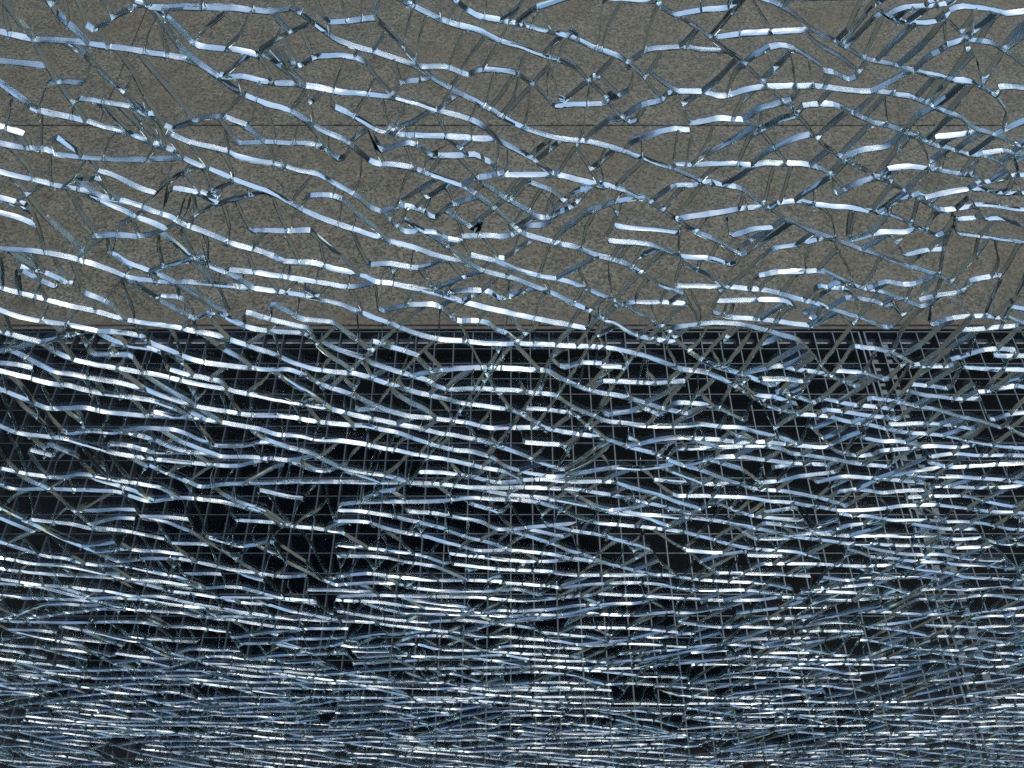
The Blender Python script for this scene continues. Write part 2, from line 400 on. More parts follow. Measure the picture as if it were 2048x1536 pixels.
TRACE = {
(0, 0): """
-40,180 0,190 190,235 400,245 540,262 640,275 850,305 1100,345 1160,370
280,-20 350,90 430,160 530,255
860,15 900,40 1060,45 1240,45 1400,50 1600,65 1750,50
1740,-20 1760,40 1860,120 1960,190 2048,245 2190,295 2350,340 2530,410 2590,460 2750,550 2950,660 3130,760 3360,830 3590,860 3870,950 4098,1030 4220,1090
860,-20 900,40 1000,170 1080,280 1160,350 1240,410 1340,480 1440,550 1600,620 1760,670 1900,760 2048,830 2100,860 2240,975 2370,985 2490,1010 2630,1060 2770,1110 2860,1170 2970,1250 3120,1390 3190,1420 3350,1460 3450,1480 3590,1535 3730,1576 3850,1636 3950,1701 4070,1746
1240,285 1420,300 1540,330 1600,400 1650,480
1360,455 1460,455 1550,480 1650,495 1820,510 2048,550 2350,580 2470,610 2610,655 2750,690 2870,740 2950,800 3010,850 3110,900 3200,950 3290,1020
-40,470 0,500 60,540 150,610 230,665 400,700 500,720 640,760 780,800 900,850 1040,905 1090,940 1200,990 1330,1040 1420,1080 1620,1150 1720,1200 1820,1260 1930,1310 2048,1350 2200,1400 2350,1445 2500,1490 2640,1536 2750,1566 2870,1611 2990,1646 3100,1676 3230,1726 3340,1771 3430,1816 3530,1861 3600,1911 3690,1936 3790,1996 3900,2031 4070,2056
-40,855 0,860 140,885 280,895 330,920 450,935 600,950 750,955 900,955 1090,945
1040,810 1130,850 1270,880 1360,905 1420,935 1550,960 1700,990 1800,1020 1900,1040 1960,1070 2048,1120 2150,1180 2230,1250 2300,1270 2370,1340 2430,1385 2530,1385 2620,1395 2690,1430 2750,1440
-40,1020 0,1030 130,1060 260,1090 330,1110 450,1130 620,1175 740,1200 850,1235 900,1260 1000,1290 1090,1340 1200,1380 1300,1420 1390,1460 1500,1490 1640,1536 1700,1566 1900,1581 2000,1611 2048,1621 2190,1656 2250,1686 2380,1706 2570,1746 2700,1786 2830,1826 3050,1876 3190,1906 3340,1936 3480,1961
-40,1180 0,1185 110,1215
-40,1485 0,1490 160,1500 300,1520 420,1546 560,1586 680,1626 760,1656 900,1681 1000,1691 1130,1691 1290,1706 1400,1716 1520,1731 1720,1756 1850,1776 1960,1801 2048,1826 2150,1866 2250,1906 2350,1941 2490,1996 2640,2036 2790,2046 2950,2061 3100,2061 3250,2066 3450,2076 3650,2086 3800,2116 3930,2156 4098,2216 4220,2231 4330,2276 4440,2336 4540,2396
590,1415 720,1410 850,1415 940,1390 1060,1340
520,595 640,610 780,635 860,680
700,510 790,600 870,670 940,710 1000,800 1060,880 1100,940
1080,1130 1200,1155 1270,1170
1480,855 1600,850 1740,855 1870,860 1950,890 2000,930
1560,1380 1700,1385 1860,1385 1880,1400 1960,1470 2048,1540
290,400 350,490 430,600 510,710
340,490 400,485 460,495
400,1110 450,1070 540,1075
380,850 440,890
-20,750 100,790
830,30 720,80 640,140 590,160
1560,310 1640,250 1720,200 1850,140
1700,230 1790,370
1620,280 1730,400
1830,380 1900,340 2048,330 2150,350 2200,380 2270,470 2350,560
1440,580 1340,690
1060,760 1150,730 1250,700 1330,695 1440,730
900,1190 980,1110 1090,1040 1190,995
1100,1350 1230,1250 1330,1210 1570,1150
1270,1150 1400,1080
750,1330 860,1260
110,1200 250,1110
1900,1170 1980,1170 2048,1190 2100,1240 2170,1300
""",
(683, 0): """
330,-20 500,70 640,135 800,175 920,230 1050,270 1220,330 1370,375 1430,420 1480,480 1570,560 1600,600 1650,670 1700,710
660,-20 690,10 800,85 1000,130 1060,140 1340,210 1500,275 1660,335 1710,370 1800,440 1860,520 1920,590
190,-10 200,90 260,160 370,280 480,400
-20,130 100,120 190,110
530,400 620,400 730,440 760,450 820,415 1000,425 1080,455 1140,495 1210,550 1280,630 1400,620 1560,620 1620,590 1680,560
0,660 120,720 200,770 340,805 570,815 760,830 900,830
310,560 370,490 460,480 530,460
280,890 400,855 480,890 520,920
570,935 680,935 800,930 860,960 920,990 940,1040 1060,1050 1220,1045 1300,1050 1430,1080 1540,1110
560,1160 640,1110 720,1110 800,1070 900,1050 940,1040
1580,1110 1700,1140 1780,1180 1840,1200 1940,1265 2048,1340 2110,1380 2220,1430 2370,1510
250,1260 380,1235 480,1260 560,1300 640,1240 800,1180
730,1415 840,1415 1000,1415 1060,1390 1110,1360 1190,1350
890,1125 980,1185 1100,1250 1210,1305 1340,1260
1640,1450 1830,1460 1900,1480 2048,1536 2200,1550 2300,1576
1480,480 1370,570
1070,120 1140,60 1210,30 1330,-10
1720,370 1830,300 1880,290 2048,275 2150,290 2260,300
1530,770 1600,720 1690,700 1760,650 1840,620 1920,600 1960,560 2048,545 2170,550 2290,575 2410,540 2510,520 2610,520 2710,515 2830,515 2880,520 3000,535 3110,545 3230,550 3330,565 3450,590 3550,640 3650,680 3720,710 3800,770 3910,800 4010,850 4120,880
1860,-20 1920,40 2048,110 2160,180 2270,270 2420,380 2530,490 2610,570 2660,610 2750,700 2850,830 2920,890 3010,950 3110,1000 3220,1060 3330,1110 3430,1170 3550,1240 3620,1260
1790,830 1900,790 2000,770 2048,780
1330,1200 1400,1150 1500,1120
1400,1330 1480,1270 1560,1240 1640,1210 1780,1180
640,1270 770,1360
1170,1105 1260,1140 1330,1200
1640,-10 1850,0
860,215 740,380
1010,120 930,270
700,560 600,640
500,680 400,740 350,760
160,770 60,840
1000,500 900,640
1150,500 1040,620
1320,840 1170,960
1640,900 1500,1010
1790,980 1710,1050
560,1080 460,1140 370,1200
1080,1100 960,1210 780,1350
1350,210 1290,240 1230,300
1530,310 1400,420
1880,370 1820,460
1140,1440 1000,1530
""",
(1366, 0): """
440,-20 560,20 700,110 780,180 900,240 1000,295 1100,350 1230,380 1350,410 1500,450 1620,475 1750,500 1870,570 1920,640
0,80 120,55 210,50
250,215 370,200 480,195 600,185 740,175
370,380 430,330 520,285 580,270 670,290 740,330 820,385 840,420 900,430 960,460
830,385 900,330 980,300
1140,-20 1230,90 1280,60 1340,40 1450,35 1530,30
1230,95 1290,125 1400,135 1500,130 1570,110 1600,60 1680,35 1800,50 1940,80 2000,75 2100,60
1530,30 1600,130 1700,230 1760,350
1540,300 1600,260 1700,235 1800,245 1860,260 1940,310 2060,400
1750,370 1830,340 1900,320
690,680 720,630 830,625 900,630 980,655 1060,700 1150,735 1240,755 1350,800 1480,860 1600,890 1700,920 1800,930 1840,940 1920,980 1970,1060
0,1030 110,1090 180,1100 250,1110 350,1130 430,1190 520,1245 620,1310 800,1395 900,1430 1030,1480 1150,1520 1330,1586 1450,1626 1540,1656 1660,1726
0,985 70,985 160,980 300,980 400,990 500,980 600,980 740,985 830,1010 890,1050 960,1130
0,1110 60,1110 130,1090
40,1300 130,1290 250,1270 440,1240 520,1245 570,1215 680,1205 800,1225 980,1245 1130,1265 1260,1290 1380,1350 1500,1400
1190,1040 1230,1010 1360,1000 1480,1010 1600,1030 1740,1050 1820,1090 1880,1150 2100,1155
1470,1180 1560,1160 1640,1145 1760,1130 1880,1150
1800,1090 1860,1080 1960,1055 2100,1050
960,940 1060,900 1180,885
960,1140 1060,1090 1180,1060
730,1150 800,1110 890,1050
540,890 650,840 760,805
460,780 540,740 600,710 680,690
100,730 200,710 280,715 370,720 460,780 550,890
390,700 460,650 540,630 610,610
1200,1250 1270,1210 1380,1170
1050,1430 1150,1400 1250,1390 1340,1390 1400,1370
590,1480 700,1460 840,1430
1570,1260 1700,1240
1690,1310 1780,1300 1830,1310 1900,1310 2000,1340
1680,1400 1760,1410 1900,1430 2100,1460
1380,1520 1460,1500 1560,1490
320,1510 420,1430 540,1360 600,1310
340,1400 440,1370 540,1360
1550,820 1640,810 1780,785
1840,910 1920,900 2000,915 2100,945
1880,560 1900,520 2100,530
1210,560 1090,700
1120,740 1040,830 940,930
980,960 880,1060 740,1150
1520,440 1400,540 1380,600
1720,280 1620,440 1560,520
1860,90 1700,220
1500,640 1400,700 1330,790
2048,150 1960,230 1900,330
1060,330 980,400 900,510
640,310 520,440
1380,150 1250,270
1130,30 1060,120
980,670 880,750 810,820
1580,900 1500,980 1400,1080
1750,930 1680,1030
1310,870 1210,980
2048,720 1900,790
""",
(0, 512): """
-40,185 0,190 60,210 130,225 220,245 340,280 420,300 560,330 640,350 750,380 900,405 1050,425 1160,450 1300,475 1400,510 1530,550 1650,590 1760,640 1900,680 2048,700 2130,705 2250,740 2380,780 2500,820 2650,850 2770,880 2910,900 3050,920 3110,940 3190,980 3270,1030 3410,1060 3550,1080 3670,1110 3790,1150 3910,1180 4000,1220 4098,1255 4220,1290 4320,1330 4440,1370 4540,1400 4700,1410 4860,1440 4950,1460 5050,1490
-40,440 0,450 100,480 170,500 250,520 320,570 420,615 520,640 650,665 800,690 950,715 1060,740 1200,770 1350,795 1400,810 1530,835 1650,860 1800,885 1940,910 2048,935 2150,960 2280,985 2390,1010 2500,1030 2630,1060 2750,1080 2900,1110 3010,1150 3130,1190 3250,1240 3340,1270
240,520 180,530 60,560 -20,575
250,515 340,495 480,460 530,450 600,450 700,455 850,480 900,520 1000,560 1120,610 1240,640 1380,660 1500,670 1600,680 1730,680 1840,720 1950,780 2048,810 2150,850 2250,900 2340,930 2450,960 2550,970 2680,985 2810,1000 2930,1030 3050,1030 3250,1030
-40,680 0,690 80,710 180,735 300,765 420,780 500,800 650,830 800,850 900,865 980,890 1060,920 1130,960 1220,980 1350,1000 1450,1020 1560,1040 1660,1070 1800,1080 1900,1100 2048,1110 2190,1130 2280,1150 2380,1165 2500,1190 2650,1215 2770,1240 2900,1270 3010,1290 3110,1325
-20,790 100,840 200,880 290,915 400,915 510,910 620,935 760,950 900,960 1120,965
780,730 860,790 930,825 1000,850 1120,885 1240,915 1340,930 1500,955 1700,960 1880,990 2048,1010 2200,1020 2280,1040 2390,1060 2500,1100 2610,1135 2730,1165 2830,1175 2950,1210 3030,1260 3130,1290 3250,1315 3330,1325 3430,1310 3550,1290 3700,1270 3850,1275 4050,1250
-20,1010 100,1060 250,1080 380,1095 440,1110 560,1145 700,1185 850,1210 1000,1225 1200,1245 1400,1260 1540,1235 1620,1215 1750,1225 1880,1200
430,1060 560,1050 680,1060 830,1035 940,1035 1060,1045 1150,1080 1260,1125 1310,1140 1480,1135 1560,1115 1700,1140 1860,1180 1940,1220 2048,1270 2190,1300 2310,1315 2410,1345
40,1280 130,1300 250,1320 380,1330 480,1310 580,1320 700,1345 850,1370 910,1380
-20,1360 90,1400 250,1395 380,1400 540,1405 700,1415 780,1440 890,1470 1000,1460 1100,1450 1240,1465 1360,1480 1460,1510 1540,1530
920,1265 1020,1310 1120,1350 1210,1385 1330,1370 1450,1365 1600,1360 1800,1355 2048,1355 2250,1360 2450,1360 2650,1370 2800,1385 2950,1390 3150,1390 3350,1395 3450,1400 3580,1420 3700,1440 3850,1475 4000,1510 4120,1540
700,0 760,35 910,90
1160,10 1260,60 1360,100 1440,140 1510,190
1410,85 1550,100 1700,125 1850,145 2048,180
1330,350 1420,400 1500,430 1620,450 1840,470 1930,560 2048,640
1510,345 1640,385 1810,420
1680,305 1760,350 1830,380 1950,390
1000,240 1090,255 1150,330 1160,370
1050,310 1160,370 1260,340 1330,350
1640,690 1740,760 1850,820 1950,890
1780,1245 1880,1280 1960,1290 2048,1260
1050,690 1130,710 1280,740
160,70 250,90 320,120 380,150
170,110 290,165
690,1130 760,1135 850,1160
210,1170 280,1190
330,1145 430,1185
540,235 650,280 750,370
600,590 740,590
1360,1440 1450,1480 1550,1510
910,80 1030,50 1180,10
700,530 800,540 880,550
2069,1485 2230,1475 2430,1475 2650,1470 2810,1450 2970,1460 3110,1465 3230,1480 3330,1505 3390,1535
""",
(683, 512): """
810,0 920,30 1080,90 1200,120 1320,140 1400,165 1500,210 1600,245 1690,290 1790,340 1890,400 1950,440 2048,540 2110,590 2190,640 2310,680 2430,720 2550,765
1690,290 1740,275 1850,275 2030,280
0,180 100,180 200,155
210,45 300,45 460,70 590,30
280,320 360,300 440,290 580,300 690,385 780,385 880,405 930,440 1000,470 1060,520
650,220 760,205 880,210 950,250 1050,220 1150,195
600,180 700,140 820,95
220,520 310,545 440,590
460,710 560,690 700,675 900,670 1100,680 1230,690 1330,740 1450,790 1560,820 1700,845 1850,890 1950,920 2048,940
210,650 320,690 400,710 500,740 570,780 650,800 820,795 900,800 1030,805 1150,820 1250,830 1300,845 1400,910 1500,950 1590,990 1690,1000 1840,1020 2048,1020 2150,1010 2290,1025 2400,1030 2510,1060 2650,1095 2710,1120
500,1295 620,1300 740,1315 850,1340 960,1360 1090,1345
1120,915 1240,920 1340,935 1400,950 1470,1020 1510,1045
1370,660 1440,640 1530,640
1580,660 1650,665
1600,750 1740,755 1880,760 2048,750
1630,945 1740,930 1830,920 1880,945
1130,1120 1280,1130
820,1500 920,1530
150,1450 240,1415 300,1405
130,920 200,915 290,930
-30,760 160,590 340,420
260,830 440,610 560,500
480,1250 700,950 880,660
830,800 1000,560 1160,420
900,1180 1120,880 1260,600
1180,1000 1400,680 1560,420
1500,420 1700,200 1860,30
1560,880 1780,560 1960,380
1300,1250 1560,900
1020,920 900,760 760,500
""",
(1366, 512): """
0,180 120,180 220,185 340,190 500,205 600,230 700,260 820,290 900,320 1000,350 1100,380 1200,420
0,420 130,405 240,400 340,410 460,435 580,470 700,510 780,590 830,670
210,345 300,365 480,380 660,405 740,415
230,270 400,265 570,265 660,290 750,360
490,110 570,95 720,95 790,90 850,95 930,130 1050,185 1150,200 1250,235 1340,270 1400,290
860,185 940,190 1010,220
1040,250 1120,265 1230,295
1140,180 1220,150 1320,170 1400,160 1500,120
1180,10 1330,50 1450,90 1540,120 1660,190
1460,250 1560,230 1680,210 1720,150 1850,120
1530,400 1620,370 1800,360 1870,370
1700,440 1860,430 1960,420
1640,610 1740,580 1810,560 1900,555 1960,560
1060,545 1180,560 1280,590 1370,640
0,680 120,695 230,740 340,800 440,860
390,700 500,670 590,660 700,685 820,700 940,740 1010,770
940,690 1080,700 1180,730
470,840 540,845 660,880
510,740 600,740 690,750
610,820 760,870
0,880 120,890 230,920 340,970
510,900 620,930 700,950 850,960 980,990 1100,1010 1230,1040 1350,1060 1500,1070 1640,1090 1770,1120 1900,1140 2100,1160
870,860 1000,890 1110,900 1240,915
890,925 1000,940 1120,960 1250,970
1160,855 1280,875 1400,900 1500,915 1560,930 1650,960 1750,980 1880,1020
1390,770 1450,775 1560,790
1270,1010 1380,1005 1500,1005 1620,1015 1700,1030
0,1155 200,1150 400,1140 560,1150 640,1180 720,1190 850,1210 960,1230 1080,1250 1200,1260
1210,1165 1350,1155 1500,1140 1640,1145 1780,1130
1520,1200 1630,1185 1750,1195 1900,1195 2100,1200
1510,1245 1600,1265 1750,1260 1900,1250 2100,1240
580,1260 700,1250 820,1250
480,1360 600,1345 700,1320 780,1310 880,1300
840,1350 960,1325 1080,1330 1220,1340 1340,1350 1420,1360
0,1440 120,1440 280,1445 400,1450 520,1470 650,1480 760,1500 900,1520
1380,1445 1560,1440 1700,1440 1850,1480 1950,1500
1900,970 1980,945 2100,935
1400,660 1560,660
1720,670 1850,680 2100,685
1890,600 2100,600
950,1180 1050,1200 1120,1190
970,1410 1060,1400 1200,1420 1300,1410 1420,1405
530,1530 640,1515
1540,1380 1640,1385 1850,1390 2100,1370
0,760 160,560 300,420
240,860 440,560 600,330
700,820 900,560 1080,330
1250,900 1420,700 1620,480
1000,1130 1200,880 1330,700
""",
(0, 1024): """
-20,175 130,220 260,260 400,280 460,300 600,320 720,320 850,345 980,375 1080,395 1190,430
-20,338 200,365 400,380 600,390 800,410 950,425 1100,450 1180,460 1320,450 1430,455 1540,480 1680,515 1850,530
-20,428 140,440 280,460 400,490 520,520 640,550 740,575 860,590 1000,600 1100,605 1200,630 1350,630 1500,630 1700,640 1900,650 2048,655 2230,665 2370,685 2510,700 2650,715 2770,730 2910,745 3050,750 3200,765 3350,775 3480,800 3610,800 3750,790 3890,795 4098,810
-20,655 150,660 350,665 560,660 720,660 860,665 960,685 1100,690 1220,700 1340,715
120,730 240,760 380,780 480,800 560,840 640,860
390,690 500,710 620,735 740,765 880,790 1000,840 1140,880 1260,915 1400,935 1550,955 1700,975 1850,995 2048,1015 2250,1020 2450,1020 2650,1025 2750,1045 2900,1060 3050,1055 3250,1055 3400,1055 3650,1070
-20,828 100,840 240,870
-20,878 180,905 340,920 460,940
-20,968 150,985 300,1010 420,1040 560,1060 700,1085 860,1095 970,1080 1080,1090 1200,1120 1400,1110 1600,1110 2048,1112 2250,1115 2650,1112 2850,1115 3050,1105 3200,1130 3350,1140 3550,1145 3850,1150 4098,1155
560,235 640,270 720,295 880,280 1050,280
600,100 760,115 960,155
890,40 1000,60 1100,100
1110,285 1250,315 1360,340 1460,355 1580,370 1700,390 1800,385
1280,160 1380,190 1460,205 1600,180
1730,85 1860,95 2010,115
1460,50 1600,60 1700,75
640,890 740,930 830,950 960,940 1100,910 1240,870 1380,870 1500,880 1700,860 2048,850
810,750 940,765 1150,780
1490,790 1640,790 1800,820 1940,810 2048,790
900,1130 1020,1160 1150,1170
220,1150 350,1145 520,1150 640,1165 760,1195 900,1195 1060,1185 1200,1165 1360,1160 1540,1155
380,1215 500,1240 640,1270 760,1280 1000,1280 1300,1285 1600,1300 2048,1305 2230,1300 2350,1330 2470,1350 2650,1340 2850,1340 2990,1345 3050,1360 3200,1360 3450,1355 3750,1355 4098,1340
-20,1308 200,1315 400,1330 520,1345
230,1350 360,1385 500,1400
890,1400 1000,1410 1150,1405 1300,1410 1600,1400 2048,1400
-20,1488 140,1500 340,1515
1180,1025 1330,1045 1450,1055 1700,1060 1900,1060 2048,1065 2230,1060 2350,1085 2470,1115
""",
(683, 1024): """
0,55 150,60 260,95 380,125 500,145 620,180 740,210 820,230 960,230 1130,240 1260,255 1400,285 1540,300 1660,325 1760,350 1900,380
430,0 560,10 680,30 840,60 900,90 960,105 1100,95 1250,80 1390,70
1250,80 1380,110 1540,135 1660,170 1760,195 1840,225
1340,0 1440,40 1560,70 1700,80 1850,95 2048,120 2190,155 2310,190 2430,215 2570,230 2730,240 2850,270
0,200 140,215 350,240 480,260 600,300
0,265 150,265 280,275 400,300 520,320
700,315 820,330 960,345 1080,350 1220,355 1360,375 1500,380 1740,380 1950,380 2048,395 2200,410 2390,420 2550,430 2690,460
0,385 150,370 280,385 440,400 560,410 760,410 940,415
0,435 200,425 340,435 460,460 600,475 760,475 880,475 980,470 1060,465 1160,490
0,505 200,500 400,505 640,510 800,510 900,520 1020,530 1150,530 1300,515 1480,500
970,425 1100,435 1250,445 1300,455 1400,445 1560,430 1750,425 1880,430 1960,445 2048,465 2250,470 2430,470 2610,490
1540,490 1700,500 1850,505 2048,520 2250,530 2470,530 2650,510 2750,520
0,600 120,620 250,640 400,655 520,660 700,650 800,655 900,670 1020,680 1130,695 1220,730
1230,725 1380,740 1480,750 1560,770
1430,690 1600,695 1800,700 2000,720
480,745 620,745 720,770
0,800 120,810 300,800 450,795 560,820 700,830 860,830 1000,805 1200,810 1420,820
130,870 350,860 500,870 700,870 900,860 1000,860 1100,880 1300,895 1450,895 1570,900
50,965 200,950 400,940 600,940 800,935 1000,930 1200,925 1400,935 1600,940 1800,935 1900,920 2048,908 2250,885 2450,870
0,1160 200,1155 400,1140 700,1140 870,1150
720,1230 880,1200 1000,1190 1200,1190 1320,1195
540,1000 640,970 720,985 800,1010
800,970 950,970 1100,960 1250,965 1400,985 1500,1015 1600,1035 1700,1030 1850,1035
""",
(1366, 1024): """
20,30 180,50 320,75 500,110 650,145 800,165 950,185
130,290 220,260 340,240
510,310 700,310 880,315
520,70 700,90 820,120 1000,80 1160,65 1240,50 1400,75 1560,100 1720,100
930,320 1100,325 1260,320 1400,340 1560,360 1700,390 1850,400 2100,415
240,365 420,370 600,375 740,385
350,605 500,585 640,570 840,570
860,530 1000,530 1150,520 1300,510
760,475 940,480 1150,490
1440,525 1570,525 1700,510 1850,500 2100,535
1090,600 1280,600
0,665 200,690 400,690 600,700
700,690 840,665 1000,665 1130,690 1300,710 1450,740
740,715 900,715 1060,715
280,785 420,765 560,760 740,755
1550,745 1700,750 1900,780 2100,805
370,865 550,870 760,885 1080,885 1300,870 1450,850
300,965 500,945 680,935 850,945 1000,970 1200,950 1400,915 1500,895 1650,915 1850,930 2100,918
60,1025 300,990 460,995 640,995 850,995 1050,1005
340,1085 600,1050 800,1040
0,1105 160,1115 380,1120 500,1125
40,1150 250,1150 560,1150 720,1135 900,1145 1100,1140 1300,1140 1450,1130 1700,1095 1900,1070 2100,1055
0,1230 180,1260 350,1270 500,1275 700,1280 850,1285 1080,1280
1050,1320 1200,1325 1500,1315 1800,1290 2100,1278
1700,620 1900,590 2100,565
""",
}

CELL = 0.012
grid = {}
segs = []                      # (ax, az, bx, bz, line id)
def cells_of(ax, az, bx, bz):
    for i in range(int(math.floor(min(ax, bx) / CELL)), int(math.floor(max(ax, bx) / CELL)) + 1):
        for j in range(int(math.floor(min(az, bz) / CELL)), int(math.floor(max(az, bz) / CELL)) + 1):
            yield (i, j)
def add_seg(a, b, lid):
    k = len(segs)
    segs.append((a[0], a[1], b[0], b[1], lid))
    for c in cells_of(a[0], a[1], b[0], b[1]):
        grid.setdefault(c, []).append(k)
def add_line(pts, lid):
    for a, b in zip(pts, pts[1:]):
        add_seg(a, b, lid)
def hit(p, q, skip=(), tmin=1e-4):
    """first stored segment crossed between p and q"""
    best = None
    px, pz = p; dx, dz = q[0] - px, q[1] - pz
    seen = set()
    for c in cells_of(px, pz, q[0], q[1]):
        for k in grid.get(c, ()):
            if k in seen: continue
            seen.add(k)
            if k in skip: continue
            ax, az, bx, bz, _ = segs[k]
            ex, ez = bx - ax, bz - az
            den = dx * ez - dz * ex
            if abs(den) < 1e-14: continue
            t = ((ax - px) * ez - (az - pz) * ex) / den
            u = ((ax - px) * dz - (az - pz) * dx) / den
            if t > tmin and t <= 1 and -1e-6 <= u <= 1 + 1e-6 and (best is None or t < best[0]):
                best = (t, k)
    return best
def near(p, r, sx=1.0):
    """distance to the nearest crack within r, x shrunk by sx"""
    best = 9.0; bk = None
    rx = r / sx
    for i in range(int((p[0] - rx) // CELL), int((p[0] + rx) // CELL) + 1):
        for j in range(int((p[1] - r) // CELL), int((p[1] + r) // CELL) + 1):
            for k in grid.get((i, j), ()):
                ax, az, bx, bz, _ = segs[k]
                ax = (ax - p[0]) * sx; bx = (bx - p[0]) * sx; az -= p[1]; bz -= p[1]
                ex, ez = bx - ax, bz - az
                L = ex * ex + ez * ez
                t = 0 if L < 1e-16 else max(0, min(1, -(ax * ex + az * ez) / L))
                d = math.hypot(ax + ex * t, az + ez * t)
                if d < best: best, bk = d, k
    return best, bk

XMAX, Z0, Z1 = 0.60, 0.24, 1.235
def half_width(z):
    drop = CAM_H - z
    return 1024.0 / FPX * (PANE_Y * cP + drop * sP) * 1.05 + 0.012
def inside(p):
    return Z0 < p[1] < Z1 and abs(p[0]) < half_width(p[1])

def smooth(pts, step):
    out = []
    P = [pts[0]] + pts + [pts[-1]]
    for i in range(1, len(P) - 2):
        a, b, c, d = P[i - 1], P[i], P[i + 1], P[i + 2]
        n = max(1, int(math.dist(b, c) / step + 0.5))
        for k in range(n):
            t = k / n
            out.append(tuple(0.5 * ((2 * b[j]) + (-a[j] + c[j]) * t + (2 * a[j] - 5 * b[j] + 4 * c[j] - d[j]) * t * t + (-a[j] + 3 * b[j] - 3 * c[j] + d[j]) * t ** 3) for j in (0, 1)))
    out.append(pts[-1])
    return out

def wob(p, s, seed):
    return noise.noise(Vector((p[0] * s, p[1] * s, seed)))

STEP = 0.0028
lines = []
for (ox, oy), txt in TRACE.items():
    for row in txt.strip().splitlines():
        pts = []
        for t in row.split():
            u, v = t.split(",")
            pts.append(to_pane(ox + float(u) / 3.0, oy + float(v) / 3.0))
        if pts[0][0] > pts[-1][0]: pts.reverse()
        pts = smooth(pts, STEP)
        # fine unevenness of a real crack
        pts = [(x + 0.00035 * wob((x, z), 160, 3.1), z + 0.00045 * wob((x, z), 160, 7.7)) for x, z in pts]
        lines.append(pts)
lines.sort(key=lambda l: -len(l))
kept = []
for l in lines:
    # drop what runs along a crack already laid (the same crack read twice)
    if len(l) > 3 and kept:
        close = sum(1 for p in l[::2] if near(p, 0.0028, 0.8)[0] < 0.0016)
        if close > 0.5 * len(l[::2]): continue
    add_line(l, len(kept)); kept.append(l)
lines = kept
NTR = len(lines)

def march(p, ang, lid, turn=0.0, wig=0.5, maxlen=0.08, own=()):
    """walk a crack from p until it meets another; returns its points"""
    pts = [p]; L = 0; seed = lid * 1.37 + 5
    a0 = ang
    first = True
    while L < maxlen:
        a = ang + turn * min(1.0, L / 0.005) + wig * wob(pts[-1], 55, seed)
        q = (pts[-1][0] + STEP * math.cos(a), pts[-1][1] + STEP * math.sin(a))
        h = hit(pts[-1], q, own if first else (), 0.02 if first else 1e-5)
        if h:
            t = h[0] + 0.012
            q = (pts[-1][0] + (q[0] - pts[-1][0]) * t, pts[-1][1] + (q[1] - pts[-1][1]) * t)
            pts.append(q)
            return pts, True
        pts.append(q)
        L += STEP
        first = False
        if not inside(q): return pts, True
    return pts, False

def touches(p, lid):
    d, k = near(p, 0.0006)
    best = 9
    for i in range(int((p[0] - 0.001) // CELL), int((p[0] + 0.001) // CELL) + 1):
        for j in range(int((p[1] - 0.001) // CELL), int((p[1] + 0.001) // CELL) + 1):
            for k in grid.get((i, j), ()):
                if segs[k][4] == lid: continue
                ax, az, bx, bz, _ = segs[k]
                ex, ez = bx - ax, bz - az
                L = ex * ex + ez * ez + 1e-18
                t = max(0, min(1, ((p[0] - ax) * ex + (p[1] - az) * ez) / L))
                best = min(best, math.hypot(ax + ex * t - p[0], az + ez * t - p[1]))
    return best < 0.0004

def seg_at(p, lid):
    return {k for i in (-1, 0, 1) for j in (-1, 0, 1) for k in grid.get((int(p[0] // CELL) + i, int(p[1] // CELL) + j), ())
            if segs[k][4] == lid and (math.dist(segs[k][:2], p) < 1e-9 or math.dist(segs[k][2:4], p) < 1e-9)}

# carry each traced crack on at both ends until it meets its neighbours
for lid in range(NTR):
    l = lines[lid]
    for end in (0, 1):
        p, q = (l[0], l[min(3, len(l) - 1)]) if end == 0 else (l[-1], l[max(0, len(l) - 4)])
        if not inside(p): continue
        ang = math.atan2(p[1] - q[1], p[0] - q[0])
        flat = abs(math.sin(ang)) < 0.75
        turn = 0.0
        if flat:
            # bend away from level: most cracks leave steeply
            tgt = rnd.choice((R(62), R(-60), R(62), R(84), R(-84))) + rnd.gauss(0, 0.15)
            if end == 0: tgt += math.pi
            turn = (tgt - ang + math.pi) % (2 * math.pi) - math.pi
        pts, ok = march(p, ang, 5000 + lid * 2 + end, turn, 0.3, 0.5, seg_at(p, lid))
        if len(pts) > 1:
            add_line(pts, 5000 + lid * 2 + end)
print("traced", NTR, len(segs), round(time.time() - T0, 1))

# more long cracks wherever the pane is still whole, following the run of their neighbours
main_ids = list(lines)
nid = 20000
def local_heading(p):
    d, k = near(p, 0.03, 0.5)
    if k is None: return -0.2
    # average of a few flat neighbours
    sx = sz = 0
    for i in range(-3, 4):
        for j in range(-2, 3):
            for k in grid.get((int(p[0] // CELL) + i, int(p[1] // CELL) + j), ()):
                ax, az, bx, bz, li = segs[k]
                if li >= 5000 and li < 20000: continue
                dx, dz = bx - ax, bz - az
                if dx < 0: dx, dz = -dx, -dz
                if abs(dz) > 1.2 * abs(dx): continue
                sx += dx; sz += dz
    return math.atan2(sz, sx) if sx > 0 else -0.2

